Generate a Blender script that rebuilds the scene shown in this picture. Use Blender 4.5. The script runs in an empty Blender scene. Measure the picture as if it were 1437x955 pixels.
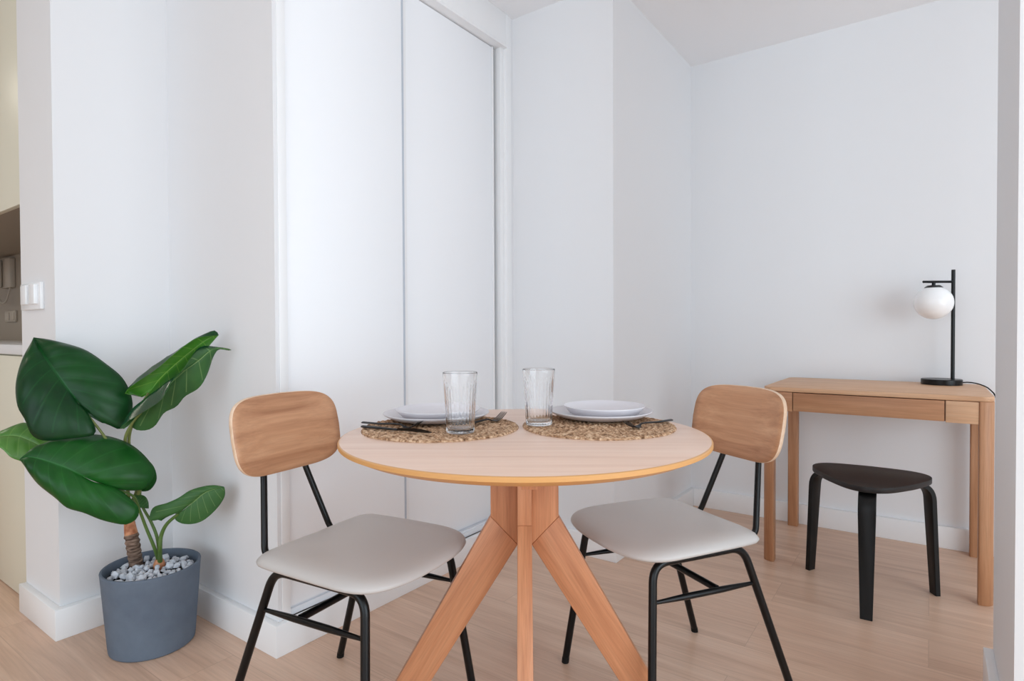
import bpy, bmesh, math, random
import numpy as np
from mathutils import Vector, Matrix
random.seed(7)
rng = np.random.default_rng(7)
PI = math.pi
sc = bpy.context.scene
COL = sc.collection

# ------------------------------------------------------------------ helpers
def lin(r, g=None, b=None):
    if g is None: r, g, b = r
    f = lambda c: ((c/255 + .055)/1.055)**2.4 if c/255 > .04045 else c/255/12.92
    return (f(r), f(g), f(b), 1)

def link(o, parent=None):
    COL.objects.link(o)
    if parent is not None: o.parent = parent
    return o

def tag(o, label=None, cat=None, group=None, kind=None):
    if label: o['label'] = label
    if cat: o['category'] = cat
    if group: o['group'] = group
    if kind: o['kind'] = kind
    return o

def thing(name, label, cat, loc=(0, 0, 0), rotz=0, group=None):
    o = bpy.data.objects.new(name, None)
    o.empty_display_size = .05
    o.location = loc; o.rotation_euler = (0, 0, rotz)
    link(o)
    return tag(o, label, cat, group)

class MB:
    """collects geometry for ONE mesh object"""
    def __init__(s): s.v = []; s.f = []; s.m = []; s.uv = {}
    def add(s, vs, fs, mi=0):
        n = len(s.v); s.v += [tuple(map(float, p)) for p in vs]
        for k, f in enumerate(fs):
            s.f.append(tuple(i+n for i in f)); s.m.append(mi if not isinstance(mi, (list, tuple)) else mi[k])
        return s
    def box(s, x0, x1, y0, y1, z0, z1, mi=0):
        vs = [(x0,y0,z0),(x1,y0,z0),(x1,y1,z0),(x0,y1,z0),(x0,y0,z1),(x1,y0,z1),(x1,y1,z1),(x0,y1,z1)]
        return s.add(vs, [(3,2,1,0),(4,5,6,7),(0,1,5,4),(1,2,6,5),(2,3,7,6),(3,0,4,7)], mi)
    def prism(s, pts, z0, z1, mi=0):
        n = len(pts)
        vs = [(p[0],p[1],z0) for p in pts] + [(p[0],p[1],z1) for p in pts]
        fs = [tuple(range(n-1,-1,-1)), tuple(range(n,2*n))] + [(i,(i+1)%n,n+(i+1)%n,n+i) for i in range(n)]
        return s.add(vs, fs, mi)
    def loft(s, rings, cap=True, mi=0, closed=True):
        n = len(rings[0]); vs = [p for r in rings for p in r]; fs = []
        for a in range(len(rings)-1):
            for i in range(n if closed else n-1):
                j = (i+1) % n
                fs.append((a*n+i, a*n+j, (a+1)*n+j, (a+1)*n+i))
        if cap:
            fs.append(tuple(range(n-1,-1,-1))); fs.append(tuple(range((len(rings)-1)*n, len(rings)*n)))
        return s.add(vs, fs, mi)
    def tube(s, path, rad, n=12, cap=True, mi=0, sx=1.0):
        path = [Vector(p) for p in path]
        if not isinstance(rad, (list, tuple)): rad = [rad]*len(path)
        rings = []; up = None
        for i, p in enumerate(path):
            t = (path[min(i+1, len(path)-1)] - path[max(i-1, 0)]).normalized()
            if up is None:
                up = Vector((0,0,1)) if abs(t.z) < .9 else Vector((1,0,0))
            up = (up - t*up.dot(t)).normalized(); w = t.cross(up)
            rings.append([tuple(p + (up*math.cos(2*PI*k/n)*sx + w*math.sin(2*PI*k/n))*rad[i]) for k in range(n)])
        return s.loft(rings, cap, mi)
    def lathe(s, prof, n=48, c=(0,0,0), mi=0, rfun=None):
        """prof: (r,z) list; r=0 closes with a pole"""
        vs = []; idx = []; fs = []; ms = []
        for pi_, (r, z) in enumerate(prof):
            if r < 1e-7:
                idx.append([len(vs)]*n); vs.append((c[0], c[1], c[2]+z))
            else:
                row = []
                for k in range(n):
                    a = 2*PI*k/n; rr = r if rfun is None else rfun(r, z, a, pi_)
                    row.append(len(vs)); vs.append((c[0]+rr*math.cos(a), c[1]+rr*math.sin(a), c[2]+z))
                idx.append(row)
        for a in range(len(prof)-1):
            for k in range(n):
                j = (k+1) % n
                q = [idx[a][k], idx[a][j], idx[a+1][j], idx[a+1][k]]
                q2 = []
                for i in q:
                    if i not in q2: q2.append(i)
                if len(q2) > 2:
                    fs.append(tuple(q2)); ms.append(mi[a] if isinstance(mi, (list, tuple)) else mi)
        return s.add(vs, fs, ms)
    def build(s, name, mats, parent=None, smooth=30, bevel=0, seg=2, loc=None):
        me = bpy.data.meshes.new(name)
        me.from_pydata(s.v, [], s.f)
        if not isinstance(mats, (list, tuple)): mats = [mats]
        for m in mats: me.materials.append(m)
        for p, mi in zip(me.polygons, s.m): p.material_index = mi
        bm = bmesh.new(); bm.from_mesh(me)
        bmesh.ops.recalc_face_normals(bm, faces=bm.faces)
        if bevel:
            es = [e for e in bm.edges if len(e.link_faces) == 2 and e.calc_face_angle(0) > math.radians(35)]
            bmesh.ops.bevel(bm, geom=es, offset=bevel, segments=seg, profile=.5, affect='EDGES', clamp_overlap=True)
        bm.to_mesh(me); bm.free()
        if smooth:
            for p in me.polygons: p.use_smooth = True
            me.set_sharp_from_angle(angle=math.radians(smooth))
        o = bpy.data.objects.new(name, me)
        link(o, parent)
        if loc: o.location = loc
        return o

def catmull(P, n):
    """n points evenly spaced along a Catmull-Rom curve through P"""
    P = np.array(P, float)
    if len(P) == 2: return [P[0] + (P[1]-P[0])*i/(n-1) for i in range(n)]
    Q = np.vstack([2*P[0]-P[1], P, 2*P[-1]-P[-2]])
    out = []
    for i in range(1, len(Q)-2):
        for k in range(12):
            t = k/12
            out.append(.5*((2*Q[i]) + (-Q[i-1]+Q[i+1])*t + (2*Q[i-1]-5*Q[i]+4*Q[i+1]-Q[i+2])*t*t + (-Q[i-1]+3*Q[i]-3*Q[i+1]+Q[i+2])*t**3))
    out.append(P[-1]); out = np.array(out)
    L = np.concatenate([[0], np.cumsum(np.linalg.norm(np.diff(out, axis=0), axis=1))])
    tt = np.linspace(0, L[-1], n)
    return [np.array([np.interp(x, L, out[:, k]) for k in range(out.shape[1])]) for x in tt]

def fillet(pts, r, n=6):
    """round the corners of a 3D polyline"""
    pts = [Vector(p) for p in pts]; out = [pts[0]]
    for i in range(1, len(pts)-1):
        a, b, c = pts[i-1], pts[i], pts[i+1]
        rr = min(r, (a-b).length*.49, (c-b).length*.49)
        p0 = b+(a-b).normalized()*rr; p1 = b+(c-b).normalized()*rr
        for k in range(n+1):
            t = k/n; out.append(p0*(1-t)**2 + b*2*t*(1-t) + p1*t*t)
    out.append(pts[-1]); return out

def rrect(x0, x1, y0, y1, r, n=8):
    """rounded rectangle outline (ccw); r may be a 4-list for corners (x0y0,x1y0,x1y1,x0y1)"""
    if not isinstance(r, (list, tuple)): r = [r]*4
    out = []
    for (cx, cy, a0, rr) in ((x0, y0, PI, r[0]), (x1, y0, 1.5*PI, r[1]), (x1, y1, 0, r[2]), (x0, y1, .5*PI, r[3])):
        ccx = cx + (rr if cx == x0 else -rr); ccy = cy + (rr if cy == y0 else -rr)
        if rr <= 0: out.append((cx, cy)); continue
        for k in range(n+1):
            a = a0 + .5*PI*k/n; out.append((ccx+rr*math.cos(a), ccy+rr*math.sin(a)))
    return out

# ------------------------------------------------------------------ materials
def mat(name, col, rough=.5, spec=.5, metal=0, coat=0):
    m = bpy.data.materials.new(name); m.use_nodes = True
    b = m.node_tree.nodes['Principled BSDF']
    b.inputs['Base Color'].default_value = col
    b.inputs['Roughness'].default_value = rough
    b.inputs['Specular IOR Level'].default_value = spec
    b.inputs['Metallic'].default_value = metal
    b.inputs['Coat Weight'].default_value = coat
    b.inputs['Coat Roughness'].default_value = .15
    return m

def nodes(m):
    nt = m.node_tree
    return nt, nt.nodes['Principled BSDF'], (lambda t, **k: mk(nt, t, **k))
def mk(nt, t, **k):
    n = nt.nodes.new(t)
    for a, v in k.items():
        if a in n.inputs.keys(): n.inputs[a].default_value = v
        else: setattr(n, a, v)
    return n
def ramp(nt, fac, stops):
    r = nt.nodes.new('ShaderNodeValToRGB'); e = r.color_ramp.elements
    while len(e) < len(stops): e.new(.5)
    for el, (p, c) in zip(e, stops): el.position = p; el.color = c
    nt.links.new(fac, r.inputs[0]); return r.outputs['Color']

def plaster(name, col, bump=.06):
    m = mat(name, col, .75, .25)
    nt, b, N = nodes(m)
    tc = N('ShaderNodeTexCoord'); no = N('ShaderNodeTexNoise', Scale=160., Detail=4.)
    bp = N('ShaderNodeBump', Strength=bump, Distance=.002)
    nt.links.new(tc.outputs['Object'], no.inputs['Vector'])
    nt.links.new(no.outputs['Fac'], bp.inputs['Height']); nt.links.new(bp.outputs['Normal'], b.inputs['Normal'])
    return m

def wood(name, dark, mid, light, axis=0, rough=.45, scale=1., spec=.4, rot=0, fine=.5, coat=0, stretch=1.3, dist=.6):
    """grain runs along local axis"""
    m = mat(name, mid, rough, spec, coat=coat)
    nt, b, N = nodes(m)
    tc = N('ShaderNodeTexCoord'); oi = N('ShaderNodeObjectInfo')
    mp = N('ShaderNodeMapping'); s = [22*scale]*3; s[axis] = stretch*scale; mp.inputs['Scale'].default_value = s
    mp.inputs['Rotation'].default_value = (0, 0, rot)
    off = N('ShaderNodeVectorMath', operation='SCALE', Scale=3.7)
    nt.links.new(oi.outputs['Random'], off.inputs[0])
    ad = N('ShaderNodeVectorMath', operation='ADD')
    nt.links.new(tc.outputs['Object'], ad.inputs[0]); nt.links.new(off.outputs[0], ad.inputs[1])
    nt.links.new(ad.outputs[0], mp.inputs['Vector'])
    n1 = N('ShaderNodeTexNoise', Scale=1.2, Detail=6., Roughness=.6, Distortion=dist)
    nt.links.new(mp.outputs[0], n1.inputs['Vector'])
    mp2 = N('ShaderNodeMapping'); s2 = [260*scale]*3; s2[axis] = 9*scale; mp2.inputs['Scale'].default_value = s2
    mp2.inputs['Rotation'].default_value = (0, 0, rot)
    nt.links.new(ad.outputs[0], mp2.inputs['Vector'])
    n2 = N('ShaderNodeTexNoise', Scale=1., Detail=3., Roughness=.6)
    nt.links.new(mp2.outputs[0], n2.inputs['Vector'])
    c1 = ramp(nt, n1.outputs['Fac'], [(.28, dark), (.5, mid), (.72, light)])
    c2 = ramp(nt, n2.outputs['Fac'], [(.35, (1-fine*.55,)*3+(1,)), (.6, (1, 1, 1, 1))])
    mx = N('ShaderNodeMix', data_type='RGBA', blend_type='MULTIPLY'); mx.inputs[0].default_value = fine
    nt.links.new(c1, mx.inputs[6]); nt.links.new(c2, mx.inputs[7])
    nt.links.new(mx.outputs[2], b.inputs['Base Color'])
    bp = N('ShaderNodeBump', Strength=.12, Distance=.001)
    nt.links.new(n2.outputs['Fac'], bp.inputs['Height']); nt.links.new(bp.outputs['Normal'], b.inputs['Normal'])
    return m

def floor_mat():
    m = mat('oak_laminate', lin(180, 145, 120), .34, .5)
    nt, b, N = nodes(m)
    tc = N('ShaderNodeTexCoord')
    br = N('ShaderNodeTexBrick', offset=.37, offset_frequency=2, squash=1.)
    br.inputs['Scale'].default_value = 1.
    br.inputs['Brick Width'].default_value = 1.28; br.inputs['Row Height'].default_value = .192
    br.inputs['Mortar Size'].default_value = .0012; br.inputs['Mortar Smooth'].default_value = .3
    br.inputs['Color1'].default_value = (.2, .2, .2, 1); br.inputs['Color2'].default_value = (.8, .8, .8, 1)
    br.inputs['Mortar'].default_value = (.5, .5, .5, 1); br.inputs['Bias'].default_value = 0
    nt.links.new(tc.outputs['Object'], br.inputs['Vector'])
    # grain offset per plank
    sc_ = N('ShaderNodeVectorMath', operation='SCALE', Scale=5.)
    nt.links.new(br.outputs['Color'], sc_.inputs[0])
    ad = N('ShaderNodeVectorMath', operation='ADD')
    nt.links.new(tc.outputs['Object'], ad.inputs[0]); nt.links.new(sc_.outputs[0], ad.inputs[1])
    mp = N('ShaderNodeMapping'); mp.inputs['Scale'].default_value = (1.1, 16, 16)
    nt.links.new(ad.outputs[0], mp.inputs['Vector'])
    n1 = N('ShaderNodeTexNoise', Scale=1.1, Detail=7., Roughness=.62, Distortion=1.1)
    nt.links.new(mp.outputs[0], n1.inputs['Vector'])
    mp2 = N('ShaderNodeMapping'); mp2.inputs['Scale'].default_value = (6, 170, 170)
    nt.links.new(ad.outputs[0], mp2.inputs['Vector'])
    n2 = N('ShaderNodeTexNoise', Scale=1., Detail=3.)
    nt.links.new(mp2.outputs[0], n2.inputs['Vector'])
    c1 = ramp(nt, n1.outputs['Fac'], [(.25, FLOOR[0]), (.5, FLOOR[1]), (.75, FLOOR[2])])
    c2 = ramp(nt, n2.outputs['Fac'], [(.3, (.86, .85, .84, 1)), (.6, (1, 1, 1, 1))])
    mx = N('ShaderNodeMix', data_type='RGBA', blend_type='MULTIPLY'); mx.inputs[0].default_value = .8
    nt.links.new(c1, mx.inputs[6]); nt.links.new(c2, mx.inputs[7])
    tone = ramp(nt, br.outputs['Color'], [(.2, (.94, .935, .93, 1)), (.8, (1.03, 1.03, 1.03, 1))])
    mx2 = N('ShaderNodeMix', data_type='RGBA', blend_type='MULTIPLY'); mx2.inputs[0].default_value = 1
    nt.links.new(mx.outputs[2], mx2.inputs[6]); nt.links.new(tone, mx2.inputs[7])
    gap = N('ShaderNodeMix', data_type='RGBA'); gap.inputs[7].default_value = lin(128, 98, 80)
    gm = N('ShaderNodeMath', operation='MULTIPLY'); gm.inputs[1].default_value = .28
    nt.links.new(br.outputs['Fac'], gm.inputs[0]); nt.links.new(gm.outputs[0], gap.inputs[0])
    nt.links.new(mx2.outputs[2], gap.inputs[6])
    nt.links.new(gap.outputs[2], b.inputs['Base Color'])
    bp = N('ShaderNodeBump', Strength=.1, Distance=.001)
    nt.links.new(n2.outputs['Fac'], bp.inputs['Height']); nt.links.new(bp.outputs['Normal'], b.inputs['Normal'])
    return m

FLOOR = (lin(200, 164, 140), lin(216, 182, 158), lin(227, 196, 173))
M_floor = floor_mat()
M_wall = plaster('white_wall_paint', lin(228, 229, 231))
M_ceil = plaster('ceiling_paint', lin(240, 241, 243), .1)
M_trim = mat('white_lacquered_trim', lin(238, 239, 240), .35, .4)
M_door = mat('white_door_lacquer', lin(242, 244, 247), .38, .4)
M_track = mat('white_aluminium_track', lin(226, 229, 234), .4, .4)
M_gap_stile = mat('gap_shade_stile', lin(184, 191, 202), .4, .5)  # darkened tone stands in for the shaded gap between the doors
M_cab = mat('beige_gloss_cabinet', lin(220, 217, 199), .35, .35)
M_back = mat('taupe_backsplash', lin(150, 138, 124), .45, .3)
M_counter = mat('pale_stone_counter', lin(215, 215, 215), .35, .4)
M_plastic = mat('white_plastic', lin(236, 238, 240), .25, .5)
M_taupe_plastic = mat('cream_plastic', lin(168, 156, 142), .4, .4)
M_black = mat('black_powder_coat', lin(7, 7, 8), .32, .32)
M_blackwood = wood('black_stained_wood', lin(9, 9, 9), lin(13, 12, 12), lin(18, 17, 16), 2, .45, fine=.3, spec=.3)
M_blackwood_seat = wood('black_stained_seat', lin(26, 22, 22), lin(32, 27, 26), lin(40, 34, 32), 0, .5, fine=.3)
M_cutlery = mat('matt_black_metal', lin(20, 20, 22), .4, .45, .1)
M_leather = mat('grey_faux_leather', lin(193, 189, 186), .38, .42)
M_rubber = mat('black_rubber', lin(14, 14, 14), .7, .3)
M_veneer = wood('oak_veneer_backrest', lin(162, 112, 80), lin(193, 143, 107), lin(210, 163, 127), 1, .42, .9, fine=.4, stretch=.35)
M_ply = wood('pale_ply_edge', lin(214, 180, 150), lin(226, 196, 168), lin(236, 210, 186), 1, .45, 1.5, fine=.3)
M_tabletop = wood('table_top_veneer', lin(220, 182, 160), lin(232, 199, 178), lin(238, 209, 190), 1, .32, .8, fine=.3, spec=.5, stretch=.8)
M_tabedge = mat('honey_lacquer_edge', lin(212, 158, 98), .35, .4)
M_tableg = wood('table_leg_wood', lin(168, 108, 74), lin(196, 134, 96), lin(212, 152, 112), 2, .38, 1., fine=.5)
M_tablegh = wood('table_leg_wood_slanted', lin(170, 110, 76), lin(200, 138, 99), lin(214, 156, 116), 2, .38, .9, fine=.5)
M_desk = wood('desk_oak', lin(192, 146, 110), lin(210, 166, 130), lin(220, 180, 146), 0, .45, 1., fine=.5)
M_deskleg = wood('desk_leg_oak', lin(160, 110, 76), lin(180, 130, 94), lin(194, 146, 110), 2, .45, 1., fine=.5)
M_drawer = wood('desk_drawer_oak', lin(164, 114, 80), lin(182, 132, 96), lin(196, 148, 112), 0, .45, 1.2, fine=.5)
M_plate = mat('pale_grey_stoneware', lin(217, 214, 218), .3, .45)
M_opal = mat('opal_glass', lin(250, 250, 250), .22, .5)
M_opal.node_tree.nodes['Principled BSDF'].inputs['Subsurface Weight'].default_value = 1.0
M_opal.node_tree.nodes['Principled BSDF'].inputs['Subsurface Radius'].default_value = (.06, .06, .06)
def glass_mat():
    m = mat('clear_glass', (1, 1, 1, 1), 0.0, .5); b = m.node_tree.nodes['Principled BSDF']
    b.inputs['Transmission Weight'].default_value = 1; b.inputs['IOR'].default_value = 1.38
    return m
M_glass = glass_mat()

def seagrass():
    m = mat('braided_seagrass', lin(160, 122, 84), .75, .2)
    nt, b, N = nodes(m)
    tc = N('ShaderNodeTexCoord')
    n1 = N('ShaderNodeTexNoise', Scale=150., Detail=4., Roughness=.7); nt.links.new(tc.outputs['Object'], n1.inputs['Vector'])
    n2 = N('ShaderNodeTexNoise', Scale=110., Detail=2.); nt.links.new(tc.outputs['Object'], n2.inputs['Vector'])
    ad = N('ShaderNodeMath', operation='ADD'); nt.links.new(n1.outputs['Fac'], ad.inputs[0]); nt.links.new(n2.outputs['Fac'], ad.inputs[1])
    hf = N('ShaderNodeMath', operation='MULTIPLY'); hf.inputs[1].default_value = .5; nt.links.new(ad.outputs[0], hf.inputs[0])
    c = ramp(nt, hf.outputs[0], [(.38, lin(104, 74, 52)), (.5, lin(182, 145, 113)), (.6, lin(220, 190, 160))])
    nt.links.new(c, b.inputs['Base Color'])
    bp = N('ShaderNodeBump', Strength=.7, Distance=.002)
    nt.links.new(n1.outputs['Fac'], bp.inputs['Height']); nt.links.new(bp.outputs['Normal'], b.inputs['Normal'])
    return m
M_grass = seagrass()

def pot_mat():
    m = mat('blue_grey_concrete', lin(92, 103, 118), .75, .2)
    nt, b, N = nodes(m)
    tc = N('ShaderNodeTexCoord'); no = N('ShaderNodeTexNoise', Scale=9., Detail=6., Roughness=.6)
    nt.links.new(tc.outputs['Object'], no.inputs['Vector'])
    c = ramp(nt, no.outputs['Fac'], [(.3, lin(93, 104, 119)), (.7, lin(106, 118, 132))])
    nt.links.new(c, b.inputs['Base Color'])
    return m
M_pot = pot_mat()
M_soil = mat('dark_soil', lin(50, 42, 36), .9, .1)
M_gravel = plaster('white_gravel_stone', lin(208, 214, 223), .3)
M_petiole = mat('green_stem', lin(84, 112, 52), .45, .4)
M_petiole2 = mat('olive_stem', lin(112, 122, 66), .5, .4)

def bark():
    m = mat('trunk_bark', lin(120, 98, 84), .85, .2)
    nt, b, N = nodes(m)
    tc = N('ShaderNodeTexCoord'); no = N('ShaderNodeTexNoise', Scale=60., Detail=5.)
    mp = N('ShaderNodeMapping'); mp.inputs['Scale'].default_value = (.6, .6, 2.6)
    nt.links.new(tc.outputs['Object'], mp.inputs['Vector']); nt.links.new(mp.outputs[0], no.inputs['Vector'])
    c = ramp(nt, no.outputs['Fac'], [(.35, lin(78, 62, 54)), (.55, lin(130, 108, 94)), (.7, lin(164, 142, 126))])
    nt.links.new(c, b.inputs['Base Color'])
    bp = N('ShaderNodeBump', Strength=.8, Distance=.003)
    nt.links.new(no.outputs['Fac'], bp.inputs['Height']); nt.links.new(bp.outputs['Normal'], b.inputs['Normal'])
    return m
M_bark = bark()
def sheath():
    m = mat('orange_sheath', lin(196, 136, 96), .6, .3)
    nt, b, N = nodes(m)
    tc = N('ShaderNodeTexCoord'); no = N('ShaderNodeTexNoise', Scale=45., Detail=4.)
    nt.links.new(tc.outputs['Object'], no.inputs['Vector'])
    c = ramp(nt, no.outputs['Fac'], [(.35, lin(160, 96, 66)), (.6, lin(206, 146, 108))])
    nt.links.new(c, b.inputs['Base Color'])
    return m
M_sheath = sheath()

def leaf_mat(name, c_lo, c_hi, vein, rough, spec=.5, nv=8., vw=.06, mottle=6.):
    """UV: x along the midrib, y 0 at the midrib to 1 at the edge"""
    m = mat(name, c_hi, rough, spec)
    nt, b, N = nodes(m)
    tc = N('ShaderNodeTexCoord'); no = N('ShaderNodeTexNoise', Scale=mottle, Detail=4., Roughness=.6)
    nt.links.new(tc.outputs['Object'], no.inputs['Vector'])
    base = ramp(nt, no.outputs['Fac'], [(.3, c_lo), (.7, c_hi)])
    sp = N('ShaderNodeSeparateXYZ'); nt.links.new(tc.outputs['UV'], sp.inputs[0])
    def M(op, a, bv):
        n = N('ShaderNodeMath', operation=op)
        for i, q in enumerate((a, bv)):
            if hasattr(q, 'links') or hasattr(q, 'is_linked'): nt.links.new(q, n.inputs[i])
            elif q is not None: n.inputs[i].default_value = q
        return n.outputs[0]
    w = M('MULTIPLY', sp.outputs[0], nv)
    fr = M('FRACT', w, None); d = M('ABSOLUTE', M('SUBTRACT', fr, .5), None)       # 0 at a vein
    side = M('MULTIPLY', M('LESS_THAN', d, vw*.7), M('LESS_THAN', sp.outputs[1], .86))
    midr = M('LESS_THAN', sp.outputs[1], .028)
    v = M('MAXIMUM', M('MULTIPLY', side, .45), M('MULTIPLY', midr, .9))
    mx = N('ShaderNodeMix', data_type='RGBA'); mx.inputs[7].default_value = vein
    nt.links.new(v, mx.inputs[0]); nt.links.new(base, mx.inputs[6])
    nt.links.new(mx.outputs[2], b.inputs['Base Color'])
    return m
M_leaf = leaf_mat('leaf_upper', lin(8, 42, 22), lin(20, 72, 28), lin(24, 78, 36), .34, .22)
M_leaf_front = leaf_mat('leaf_upper_fresh', lin(10, 52, 20), lin(26, 90, 28), lin(34, 96, 38), .34, .24)
M_leaf_gloss = leaf_mat('leaf_upper_glossy', lin(10, 46, 28), lin(24, 78, 44), lin(30, 84, 50), .2, .9)
M_leaf_light = leaf_mat('leaf_upper_light', lin(52, 104, 34), lin(86, 136, 54), lin(110, 154, 74), .34, .5)
M_leaf_in = leaf_mat('leaf_inner_lit', lin(44, 104, 28), lin(78, 142, 42), lin(120, 168, 66), .38, .4, vw=.05)  # brighter green has the light coming through the leaf put into its colour
M_under = leaf_mat('leaf_underside', lin(44, 84, 42), lin(58, 104, 50), lin(120, 150, 92), .5, .35, vw=.05)

# ------------------------------------------------------------------ camera
CAMH = 1.0; FPX = 821.65; CX, CY = 718.5, 477.5
yaw, pitch, roll = map(math.radians, (35.567, .9, -.26))
_f = Vector((-math.sin(yaw), math.cos(yaw), 0)); _r = Vector((math.cos(yaw), math.sin(yaw), 0)); _u = Vector((0, 0, 1))
CF = _f*math.cos(pitch) - _u*math.sin(pitch); _u2 = _u*math.cos(pitch) + _f*math.sin(pitch)
CR = _r*math.cos(roll) + _u2*math.sin(roll); CU = _u2*math.cos(roll) - _r*math.sin(roll)
cam = bpy.data.objects.new('camera', bpy.data.cameras.new('camera')); link(cam)
R3 = Matrix((CR, CU, -CF)).transposed().to_4x4(); R3.translation = Vector((0, 0, CAMH)); cam.matrix_world = R3
cam.data.sensor_width = 36; cam.data.lens = FPX*36/1437; cam.data.clip_start = .05
sc.camera = cam
def at(x, y, d):
    """photo measurement (x, y) at forward distance d -> point in the room"""
    return Vector((0, 0, CAMH)) + (CF + CR*((x-CX)/FPX) - CU*((y-CY)/FPX))*d

# ------------------------------------------------------------------ room shell
def struct(o, kind='structure'): o['kind'] = kind; return o
XL, XR, YF, YB, H = -6.3, 3.0, -3.0, 3.33, 2.5
mb = MB(); mb.box(XL-.15, XR+.15, YF-.15, YB+.15, -.1, 0); struct(mb.build('floor', M_floor, smooth=0))
mb = MB(); mb.box(XL-.15, XR+.15, YF-.15, YB+.15, H, H+.15); struct(mb.build('ceiling', M_ceil, smooth=0))
mb = MB(); mb.box(-1.117, XR+.15, YB, YB+.15, 0, H); struct(mb.build('wall_back', M_wall, smooth=0))
# stepped wall on the left with the wardrobe niche in it
mb = MB(); mb.prism([(-2.665, .69), (-2.33, .69), (-2.33, 1.045), (-1.645, 1.045), (-1.645, 1.058), (-2.25, 1.058), (-2.25, 2.300),
                     (-1.645, 2.300), (-1.645, 2.318), (-1.117, 2.318), (-1.117, 3.48), (-2.665, 3.48)], 0, H)
struct(mb.build('wall_left', M_wall, smooth=0))
# pier at the right and the walls with windows
mb = MB(); mb.prism([(.148, 1.62), (.46, 1.62), (.46, 2.115), (.148, 2.115)], 0, H); struct(mb.build('wall_pier', M_wall, smooth=0))
def window_wall(name, wname, n, axis, c0, c1, a0, a1, o0, o1, z0, z1):
    """wall slab between c0..c1 on `axis`, spanning a0..a1, with an opening o0..o1 x z0..z1"""
    mb = MB()
    def bx(p0, p1, q0, q1, m_=mb):
        if axis == 'x': m_.box(c0, c1, p0, p1, q0, q1)
        else: m_.box(p0, p1, c0, c1, q0, q1)
    bx(a0, o0, 0, H); bx(o1, a1, 0, H); bx(o0, o1, z1, H)
    if z0 > 0: bx(o0, o1, 0, z0)
    struct(mb.build(name, M_wall, smooth=0))
    f = MB(); w = .05; cc0, cc1 = c0, c1
    c0 = (cc0+cc1)/2-.03; c1 = c0+.06
    bx(o0, o1, z0, z0+w, f); bx(o0, o1, z1-w, z1, f)
    for p in (o0, (o0+o1)/2-w/2, o1-w): bx(p, p+w, z0+w, z1-w, f)
    struct(f.build('window_%d' % n, M_trim, smooth=0))
window_wall('wall_right', 'window_1', 1, 'x', XR, XR+.15, YF-.15, YB+.15, -1.5, 2.1, .2, 2.35)
window_wall('wall_front', 'window_2', 2, 'y', YF-.15, YF, XL-.15, XR, -2.4, 2.2, .12, 2.4)
mb = MB(); mb.box(XL-.15, XL, YF, YB+.15, 0, H); struct(mb.build('wall_far_left', M_wall, smooth=0))
mb = MB(); mb.box(XL, -2.665, 1.15, 1.27, 0, H); struct(mb.build('wall_kitchen', M_back, smooth=0))

# baseboards (10 cm, 20 mm) run along each stretch of wall
def baseboard(name, pts):
    """pts: outline of the strip seen from above (ccw)"""
    mb = MB(); mb.prism(pts, 0, .1); struct(mb.build(name, M_trim, smooth=30, bevel=.002, seg=2))
t = .022
baseboard('baseboard_pillar', [(-2.665, .69), (-2.665, .69-t), (-2.33+t+.006, .69-t), (-2.33+t+.006, 1.045), (-2.33, 1.045), (-2.33, .69)])
baseboard('baseboard_left', [(-2.33+t+.006, 1.045), (-2.33+t+.006, 1.045-t), (-1.645+t, 1.045-t), (-1.645+t, 2.318), (-1.645, 2.318), (-1.645, 1.045)])
baseboard('baseboard_alcove', [(-1.645+t, 2.318), (-1.645+t, 2.318-t), (-1.117+t, 2.318-t), (-1.117+t, YB), (-1.117, YB), (-1.117, 2.318)])
baseboard('baseboard_back', [(-1.117+t, YB-t), (XR, YB-t), (XR, YB), (-1.117+t, YB)])
baseboard('baseboard_pier', [(.148-t, 1.62-t), (.46+t, 1.62-t), (.46+t, 1.62), (.148, 1.62), (.148, 2.115), (.148-t, 2.115)])

# ------------------------------------------------------------------ wardrobe
wd = thing('wardrobe', 'white built-in wardrobe with two plain sliding doors reaching the ceiling', 'wardrobe', (-1.645, 1.68, 0))
def wbox(name, x0, x1, y0, y1, z0, z1, m, par=None, bevel=.0015):
    mb = MB(); mb.box(x0+1.645, x1+1.645, y0-1.68, y1-1.68, z0, z1)
    return mb.build(name, m, par or wd, smooth=30, bevel=bevel)
wbox('side_frame', -1.72, -1.643, 1.0585, 1.088, .1, H, M_trim)
wbox('side_frame', -1.72, -1.643, 2.257, 2.2995, .1, H, M_trim)
mb = MB(); mb.box(-.09, -.012, 2.232-1.68, 2.257-1.68, .1, 2.345); mb.build('jamb', M_trim, wd, bevel=.0015)
hd = wbox('header', -1.74, -1.640, 1.088, 2.257, 2.337, H, M_trim)
wbox('lip', -1.642, -1.634, 1.088, 2.257, 2.337, 2.349, M_trim, hd)
tr = wbox('track', -1.74, -1.650, 1.088, 2.257, .1, .121, M_track)
for yy in (-1.662, -1.69): wbox('rail', yy-.003, yy+.003, 1.09, 2.25, .121, .126, M_track, tr, 0)
def sliding(x, y0, y1, panel_mat):
    d = wbox('sliding_door', x-.022, x, y0, y1, .128, 2.333, panel_mat)
    return d
d1 = sliding(-1.652, 1.088, 1.592, M_door)
wbox('stile', -1.674, -1.6515, 1.5925, 1.6015, .128, 2.333, M_gap_stile, d1, .001)
d2 = sliding(-1.682, 1.560, 2.206, M_door)
wbox('stile', -1.682, -1.6745, 1.604, 1.636, .128, 2.333, M_trim, d2, .001)
wbox('stile', -1.682, -1.677, 2.196, 2.206, .128, 2.333, M_trim, d2, .001)

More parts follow.
